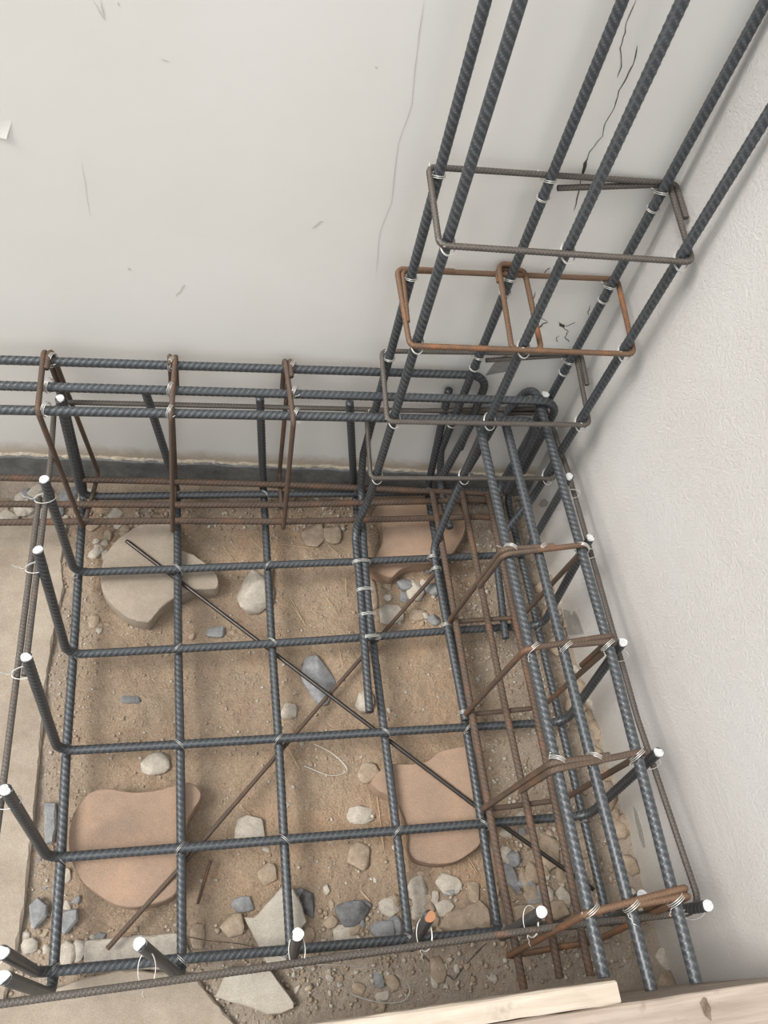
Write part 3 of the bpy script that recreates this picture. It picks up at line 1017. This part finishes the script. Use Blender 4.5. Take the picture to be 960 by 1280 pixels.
# ------------------------------------------------------------------ thin ring bar round the upstands
ZR = .30
ring = [(-.044, -.30, ZR + .004), (-.044, -.545, ZR + .004)]
ring = [(-.046, -.56, ZR), (-.046, -.10, ZR), (-.052, .0375, ZR), (1.050, .0375, ZR), (1.058, -.13, ZR), (1.052, -.70, ZR), (1.068, -1.035, ZR), (.81, -1.030, ZR), (.20, -1.036, ZR), (-.062, -1.038, ZR), (-.058, -.75, ZR), (-.0585, -.20, ZR)]
RG = rebar('ring_bar', ring, .0056, M_GREYRUST, rad=.03, label='thin brown ring bar tied round all the grid upstands', cat='steel bar', big=False)
for q in lefttip[1:]:
    c = atz(*q, .37)
    tie(RG, (-.045, c[1] - .004, ZR + .012), (1, .1, .1), (0, 1, .1), .0198, .0105, turns=1.5, tail=(-1, .2, .2), tl=.022)
for q in righttip[1:]:
    c = atz(*q, .37)
    tie(RG, (1.046, c[1] - .004, ZR + .01), (1, .1, .1), (0, 1, .1), .0195, .0108, turns=1.5, tail=(1, .2, -.2), tl=.012)
for q in fronttip[1:5]:
    c = atz(*q, .37)
    tie(RG, (c[0] + (.006 if c[0] < .3 else .004), -1.018, ZR + .004), (0, 1, .25), (1, 0, 0), .0235, .0125, turns=1.6, tail=(.2, -1, -.2), tl=.02)

# ------------------------------------------------------------------ loose rods lying under the grid
p0, p1 = atz(158, 676, -.0140), atz(600, 1012, -.0140)
p2 = atz(742, 1112, -.020)
V, F, rib, Q, T = sweep(np.array([p0, (p0 + p1) / 2 + np.array([0, 0, -.0]), p1, p2]), .0046, .004, 10)
o = make('loose_rod', V, F, M_DARKROD, smooth=True, origin=Q[len(Q) // 2])
tag(o, 'thin smooth dark rod lying diagonally under the grid across two pavers', 'rod')
a, b2, c = atz(134, 1186, -.030), atz(222, 1088, -.0142), atz(408, 872, -.028)
d = atz(545, 716, -.030)
rebar('loose_rod', [a, b2, c, d], .0046, M_RUST, rad=.2, label='thin rusty ribbed rod lying diagonally under the grid over the large terracotta paver', cat='rod', big=False)
wire('loose_rod', [atz(263, 1076, -.045), atz(256, 1100, -.045), atz(247, 1130, -.05)], .003, M_RUST, label='short rusty rod stub poking from the soil by the terracotta paver', cat='rod', sides=8)

# ------------------------------------------------------------------ timber formwork in front
def board(name, x0, x1, y0, y1, z0, z1, material, parent=None, label=None, cat='timber', skew=0.0, seed=1):
    rr = random.Random(seed)
    k = 24
    V, F = [], []
    for i in range(k + 1):
        x = x0 + (x1 - x0) * i / k
        j = [rr.uniform(-.0007, .0007) for _ in range(8)]
        dy = skew * (x - x1)
        bv = .0025
        ring_ = [(y0, z0 + bv), (y0 + bv, z0), (y1 - bv, z0), (y1, z0 + bv), (y1, z1 - bv), (y1 - bv, z1), (y0 + bv, z1), (y0, z1 - bv)]
        for q, (yy, zz) in enumerate(ring_):
            V.append((x + (rr.uniform(-.002, .002) if i in (0, k) else 0), yy + dy + j[q], zz + j[(q + 3) % 8]))
    for i in range(k):
        for q in range(8):
            F.append((i * 8 + q, i * 8 + (q + 1) % 8, i * 8 + 8 + (q + 1) % 8, i * 8 + 8 + q))
    F.append(tuple(range(7, -1, -1)))
    F.append(tuple(k * 8 + q for q in range(8)))
    o = make(name, V, F, material, parent=parent)
    if label:
        tag(o, label, cat)
    return o
fw = bpy.data.objects.new('formwork_panel', None)
COL.objects.link(fw)
fw.location = (.75, -1.19, -.06)
tag(fw, 'weathered pinkish timber formwork panel closing the beam end at the stucco wall', 'formwork')
zs = [-.075, .105, .285, .468]
for i in range(3):
    board('plank', .30, 1.150, -1.245, -1.140, zs[i] + (.002 if i else 0), zs[i + 1], M_WOODD, parent=fw, seed=i + 3)
V = [(.930, -1.160, .4697)]
V += [(.930 + .007 * math.cos(t * math.pi / 7) * random.uniform(.7, 1.3), -1.160 + .014 * math.sin(t * math.pi / 7) * random.uniform(.7, 1.3), .4690) for t in range(14)]
make('knot', V, [(0, 1 + i, 1 + (i + 1) % 14) for i in range(14)], M_KNOT, parent=fw)
board('timber_batten', .10, .797, -1.1385, -1.1115, .375, .488, M_WOODL, label='pale sawn batten fixed to the face of the weathered formwork', cat='timber', seed=9)

# ------------------------------------------------------------------ rubble, stone by stone
def rk(*a, **k):
    return rock(*a, **k)
rk(318, 738, 46, 56, M_PALE, 'pale angular rock beside a grid bar, behind the smooth diagonal rod', rot=.2, th=.045)
rk(332, 720, 20, 30, M_TAN, 'small tan stone tucked behind the pale angular rock')
rk(398, 850, 40, 62, M_GREY, 'blue grey rock with a tan face under the crossing of the loose rods', rot=.35, th=.03)
rk(361, 888, 24, 19, M_PALE, 'small pale pebble beside the fourth grid bar and the rusty rod')
rk(270, 790, 25, 15, M_GREY, 'small round grey stone behind the bowed grid bar')
rk(163, 874, 26, 11, M_DARK, 'small flat dark slate chip alone on the sandy soil', th=.006)
rk(194, 954, 36, 26, M_PALE, 'pale pointed stone behind the large terracotta paver', th=.012)
rk(312, 1036, 38, 32, M_PALE, 'pale rounded stone behind the fifth grid bar', th=.018)
rk(303, 1130, 28, 17, M_GREY, 'grey elongated stone touching the pointed tile shard')
rk(290, 1157, 30, 25, M_TAN, 'tan angular stone beside the pointed tile shard')
rk(247, 1170, 18, 28, M_TAN, 'tan oval stone by the front grid bar and the pale mortar')
rk(387, 1131, 18, 36, M_DARK, 'dark narrow stone standing beside the tile shard tip', rot=.25, th=.022)
rk(375, 1115, 15, 11, M_GREY, 'small grey pebble on the tip of the pointed tile shard', th=.01)
rk(440, 1143, 44, 30, M_DARK, 'big dark slate lump among the front rubble', th=.024)
rk(432, 1168, 32, 22, M_PALE, 'pale stone between the dark slate lump and the front bar', th=.015)
rk(386, 1172, 16, 24, M_TAN, 'tan stone right beside a white tipped front upstand')
rk(411, 1153, 22, 14, M_TAN, 'small tan wedge stone left of the slate lump and right of the shard')
rk(487, 1134, 27, 21, M_PALE, 'pale blunt stone between the slate lump and a grid bar', th=.014)
rk(523, 1123, 28, 50, M_PALE, 'pale flat upright stone next to the rusty tipped upstand', th=.014, rot=-.15)
rk(561, 1106, 36, 22, M_PALE, 'pale wedge shaped shard in front of the terracotta paver', th=.010, rot=-.25)
rk(592, 1115, 16, 24, M_TAN, 'small tan stone in front of the terracotta paver by the second bar')
rk(556, 1135, 26, 18, M_PALE, 'pale stone leaning on the wide mortar chunk', th=.014)
rk(478, 1165, 30, 24, M_GREY, 'grey stone wedged behind the front grid bar')
rk(494, 1160, 22, 28, M_GREY, 'grey stone wedged beside the third grid upright')
rk(455, 876, 24, 30, M_PALE, 'pale chip under the longer column foot')
rk(452, 1018, 38, 22, M_PALE, 'pale low stone beside the terracotta paver flank', th=.012)
rk(448, 1070, 30, 32, M_TAN, 'tan lump in front of the fifth grid bar', th=.014)
rk(334, 1092, 24, 24, M_TAN, 'tan lump half sunk by the fourth bar upright', th=.012)
rk(462, 965, 30, 24, M_TAN, 'tan clod behind the terracotta paver flank', th=.016)
rk(505, 731, 20, 16, M_GREY, 'small grey stone under the paver tip')
rk(519, 737, 24, 28, M_PALE, 'pale stone between the paver tip and the rusty rod end', th=.02)
rk(540, 737, 18, 18, M_GREY, 'grey stone by the bent column foot')
rk(490, 768, 32, 26, M_PALE, 'pale stone crossed by the rusty ribbed rod', th=.016)
rk(465, 742, 14, 42, M_TAN, 'long tan splinter beside the paired column feet', th=.012)
rk(523, 768, 24, 16, M_TAN, 'low tan stone under the rusty rod end', th=.01)
rk(392, 668, 30, 34, M_TAN, 'tan broken clod under the outer rusty bottom bar', th=.016)
rk(415, 668, 24, 24, M_TAN, 'smaller tan clod beside the broken clod under the rusty bar', th=.012)
rk(641, 1098, 20, 36, M_GREY, 'grey upright shard between two rusty bottom bars', rot=.25, th=.018)
rk(660, 1106, 18, 40, M_TAN, 'tan upright shard between two rusty bottom bars', rot=.25, th=.018)
rk(640, 1074, 24, 18, M_GREY, 'small grey stone under the end of the smooth rod')
rk(688, 1062, 30, 44, M_TAN, 'tan block under the end of the smooth rod', th=.02)
rk(704, 1122, 18, 24, M_PALE, 'pale chip beneath the innermost beam top bar')
rk(612, 1008, 12, 46, M_TAN, 'long tan splinter beside the innermost rusty bottom bar', rot=.2, th=.012)
rk(548, 1212, 22, 28, M_TAN, 'rounded stone caught in the forked crack of the front screed', th=.012)
rk(616, 1224, 13, 11, M_PALE, 'single small white pebble in front of the ring bar', th=.008)
rk(543, 1226, 10, 17, M_PALE, 'narrow white chip close to the forked crack') 
rk(479, 1246, 20, 13, M_PALE, 'white pointed chip inside the loose wire loop', th=.008)
rk(477, 1258, 12, 13, M_TAN, 'little tan stone below the white pointed chip')
rk(474, 1223, 16, 20, M_GREY, 'grey oval stone inside the loose wire loop', th=.009)
rk(491, 1228, 17, 17, M_TAN, 'tan oval stone inside the loose wire loop', th=.009)
rk(448, 1236, 16, 14, M_TAN, 'half buried tan stone under the loose wire loop', th=.008)
rk(84, 1131, 10, 11, M_PALE, 'tiny white pebble beside the corner grid bar')
rk(94, 1124, 13, 9, M_GREY, 'tiny grey chip next to the tiny white pebble')
rk(83, 1094, 11, 16, M_PALE, 'small pale chip against the terracotta paver rim')
rk(84, 1193, 22, 30, M_PALE, 'crumbly white plaster lump behind the corner of the grid', th=.016)
rk(98, 1188, 18, 24, M_PALE, 'crumbly white plaster piece touching the mortar strip', th=.016)
rk(36, 1182, 20, 16, M_PALE, 'pale wedge stone on the concrete edge by the corner upstand', th=.012)
rk(32, 1170, 10, 12, M_PALE, 'small pale pebble on the concrete edge')
rk(57, 1186, 9, 11, M_PALE, 'small pale crumb between corner upstand and plaster lump')
rk(125, 1173, 13, 14, M_GREY, 'small grey pebble by the lower end of the rusty rod')
rk(115, 1172, 8, 8, M_PALE, 'tiny pale crumb by the lower end of the rusty rod')
rk(117, 775, 13, 18, M_TAN, 'small tan chip in front of the grey dusted paver', th=.008)
rk(124, 786, 8, 12, M_PALE, 'small white splinter in front of the grey dusted paver', th=.005)
rk(200, 1180, 16, 20, M_PALE, 'pale crumb stone behind the ring bar at a white tipped upstand', th=.012)
rk(92, 1250, 60, 16, M_PALE, 'flat pale plaster flake under the ring bar corner', th=.006)
# scattered individuals that only their place tells apart
rs = random.Random(11)
def scatter(nst, reg, sizes, mats, label, group, zone=None):
    k = 0
    while k < nst:
        x, y = rs.uniform(reg[0], reg[2]), rs.uniform(reg[1], reg[3])
        if zone and not zone(x, y):
            continue
        s = rs.uniform(*sizes)
        mt = rs.choice(mats)
        cn = {M_TAN.name: 'tan', M_PALE.name: 'pale', M_GREY.name: 'grey', M_DARK.name: 'dark'}[mt.name]
        sz = 'larger' if s > sizes[0] + .6 * (sizes[1] - sizes[0]) else 'smaller'
        rock(x, y, s * rs.uniform(.8, 1.3), s * rs.uniform(.8, 1.3), mt, sz + ' ' + cn + ' ' + label, rot=rs.uniform(0, 3), group=group, seed=rs.randrange(10 ** 6), sink=.35)
        k += 1
scatter(46, (650, 690, 850, 1235), (10, 26), [M_TAN, M_TAN, M_PALE, M_TAN], 'rubble stone in the narrow gap along the stucco wall', 'rubble along the stucco wall',
        lambda x, y: 0 < (x - (655 + (y - 690) * .30)) < 42 - (8 if y < 900 else 0))
scatter(26, (2, 612, 112, 648), (9, 20), [M_TAN, M_PALE, M_PALE, M_GREY], 'rubble piece between the rusty beam bars by the skirting', 'rubble under the wall beam')
scatter(14, (112, 640, 160, 700), (8, 16), [M_TAN, M_PALE], 'rubble chip beside the grey dusted paver rim', 'rubble by the grey paver')
scatter(26, (628, 1010, 730, 1130), (8, 22), [M_GREY, M_TAN, M_TAN, M_PALE], 'rubble stone among the rusty bottom bars of the stucco wall beam', 'rubble among the rusty bars')
scatter(18, (480, 700, 560, 785), (6, 14), [M_GREY, M_TAN, M_PALE], 'rubble chip in front of the paver under the column feet', 'rubble by the column feet')
scatter(26, (360, 1110, 620, 1165), (7, 17), [M_GREY, M_TAN, M_PALE, M_TAN], 'rubble stone behind the front grid bar', 'front rubble')
scatter(16, (300, 1205, 640, 1262), (5, 11), [M_TAN, M_PALE, M_TAN], 'pebble on the ground before the ring bar', 'front pebbles')
scatter(14, (40, 1040, 75, 1180), (5, 9), [M_TAN, M_PALE, M_GREY], 'pebble in the furrow beside the concrete edge', 'edge pebbles')
scatter(30, (120, 740, 560, 1100), (4, 9), [M_TAN, M_PALE], 'pebble on the sandy soil inside the grid', 'pebbles on the soil')

# fine gravel nobody could count
def gravel(n_):
    g = np.random.default_rng(21)
    ico = np.array([(0, 0, 1), (.9, 0, .45), (.28, .85, .45), (-.72, .53, .45), (-.72, -.53, .45), (.28, -.85, .45), (.72, .53, -.45), (-.28, .85, -.45), (-.9, 0, -.45), (-.28, -.85, -.45), (.72, -.53, -.45), (0, 0, -1)])
    ft = np.array([(0, 1, 2), (0, 2, 3), (0, 3, 4), (0, 4, 5), (0, 5, 1), (1, 6, 2), (2, 7, 3), (3, 8, 4), (4, 9, 5), (5, 10, 1), (6, 7, 2), (7, 8, 3), (8, 9, 4), (9, 10, 5), (10, 6, 1), (11, 7, 6), (11, 8, 7), (11, 9, 8), (11, 10, 9), (11, 6, 10)])
    k = n_
    x = g.uniform(-.30, 1.10, k * 2)
    y = g.uniform(-1.105, .05, k * 2)
    dens = .35 + .9 * ((x > .86) | (y < -.92) | (x < .02) | (y > -.1)) + .5 * vnoise(x * 6, y * 6)
    keep = g.random(k * 2) < dens * .7
    x, y = x[keep][:k], y[keep][:k]
    k = len(x)
    s = .0011 + .0030 * g.random(k) ** 3 + np.where((x > .86) | (y < -.93) | (y > -.06), .0035 * g.random(k) ** 2.5, 0)
    zz = gh(x, y)
    V = (ico[None] * (s[:, None, None] * g.uniform(.6, 1.3, (k, 12, 1)) * g.uniform(.7, 1.3, (k, 1, 3))) + np.stack([x, y, zz + s * .2], 1)[:, None, :]).reshape(-1, 3)
    F = (ft[None] + (np.arange(k) * 12)[:, None, None]).reshape(-1, 3)
    o = make('fine_gravel', V, F, M_TAN, origin=(.4, -.6, GZ))
    o.data.materials.append(M_PALE)
    o.data.polygons.foreach_set('material_index', np.repeat((g.random(k) < .4).astype(np.int32), 20))
    o['kind'] = 'stuff'
    o['label'] = 'fine tan grit and pale plaster crumbs scattered over the soil'
    o['category'] = 'gravel'
gravel(12000)

# ------------------------------------------------------------------ cracks in the front screed, loose wires, straw
def ground_line(pix, org=(0, 0), sc=1.0, lift=.002, jit=.3):
    out = []
    for x, y in pix:
        p = atz(x / sc + org[0], y / sc + org[1], GZ + .004)
        out.append((p[0], p[1], g1(p[0], p[1]) + lift))
    P = cat_rom(out, 6)
    for q in P:
        q[2] = max(q[2], g1(q[0], q[1]) + lift)
    return P
FL = bpy.data.objects['floor']
for pix in ([(400, 540), (440, 575), (490, 615), (550, 662)], [(550, 662), (590, 610), (640, 550), (715, 475)]):
    P = []
    for x, y in pix:
        q = atz(x / 4 + 430, y / 4 + 1060, GZ + .006)
        P.append(np.array([q[0], q[1], g1(q[0], q[1]) + .0015]))
    fine = []
    for a, b2 in zip(P[:-1], P[1:]):
        for k in range(5):
            q = a + (b2 - a) * k / 5 + np.array([random.uniform(-.0008, .0008), random.uniform(-.0008, .0008), 0])
            q[2] = g1(q[0], q[1]) + .0012
            fine.append(q)
    fine.append(P[-1])
    ribbon('screed_crack', fine, .0032, (0, 0, 1), M_CRACK, FL)
wire('loose_wire', cat_rom([atz(x, y, z_) for x, y, z_ in ((345, 1192, .02), (372, 1205, .0), (400, 1220, -.03), (440, 1243, -.05), (475, 1253, -.05), (502, 1252, -.048), (512, 1240, -.045), (508, 1228, -.04), (490, 1216, -.03), (450, 1208, -.01), (410, 1206, .01), (365, 1205, .02))], 8), .0008, M_WIRE,
     label='long loop of bright binding wire on the ground before the front bar')
wire('loose_wire', cat_rom([atz(x / 4 + 230, y / 4 + 880, -.055) for x, y in ((600, 310), (640, 325), (700, 350), (745, 358), (790, 350), (815, 330), (790, 290), (730, 240), (650, 200))], 8), .0008, M_WIRE,
     label='curled bright wire scrap on the soil in front of the fourth grid bar')
wire('loose_wire', cat_rom([atz(x, y, -.045) for x, y in ((235, 1171), (262, 1176), (300, 1180), (322, 1185))], 8), .0008, M_RUST, label='thin dark wire lying across the pale mortar behind the front bar')
straws = [((190, 280), (240, 350), (300, 660), 3), ((325, 260), (360, 310), (300, 660), 3), ((330, 370), (360, 420), (380, 510), (300, 660), 3), ((240, 205), (300, 290), (405, 400), (440, 920), 4.8),
          ((615, 650), (645, 750), (440, 920), 4.8), ((700, 770), (740, 830), (440, 920), 4.8), ((150, 350), (170, 500), (190, 680), (440, 920), 4.8), ((375, 150), (450, 220), (230, 640), 4.57),
          ((220, 190), (280, 270), (230, 640), 4.57), ((600, 470), (690, 640), (230, 640), 4.57), ((740, 120), (830, 190), (910, 270), (230, 640), 4.57), ((550, 180), (650, 200), (740, 210), (230, 640), 4.57),
          ((800, 470), (880, 600), (230, 640), 4.57), ((455, 460), (490, 500), (300, 960), 3), ((840, 310), (890, 400), (300, 960), 3), ((80, 215), (130, 265), (430, 1060), 4),
          ((510, 200), (580, 330), (230, 880), 4), ((10, 580), (12, 700), (430, 600), 4.8), ((340, 640), (345, 710), (430, 600), 4.8), ((120, 200), (165, 215), (0, 560), 5.33), ((280, 505), (340, 560), (230, 880), 4)]
splace = ['in the cell between the pale rock and the paired column feet'] * 3 + ['lying on the paver crossed by the smooth rod'] * 2 + ['in front of the paver crossed by the smooth rod', 'along the flank of the paver crossed by the smooth rod'] + \
    ['behind the second grid bar beside the pale angular rock'] * 2 + ['in the cell between the pale rock and the paired column feet'] + ['behind the second grid bar by the tan clods'] * 2 + ['in the cell between the pale rock and the paired column feet'] + \
    ['behind the dark slate lump', 'across the small tan stone near the second upstand', 'behind the dark slate lump', 'beside the curled wire scrap', 'close to the paired column feet', 'just below the paver under the column feet', 'on the concrete strip edge', 'behind the pale rounded stone']
for s, pl in zip(straws, splace):
    wire('dry_straw', ground_line(s[:-2], s[-2], s[-1], lift=.004), .0007, M_STRAW, label='thin dry straw ' + pl, cat='straw', group='dry straws on the soil')
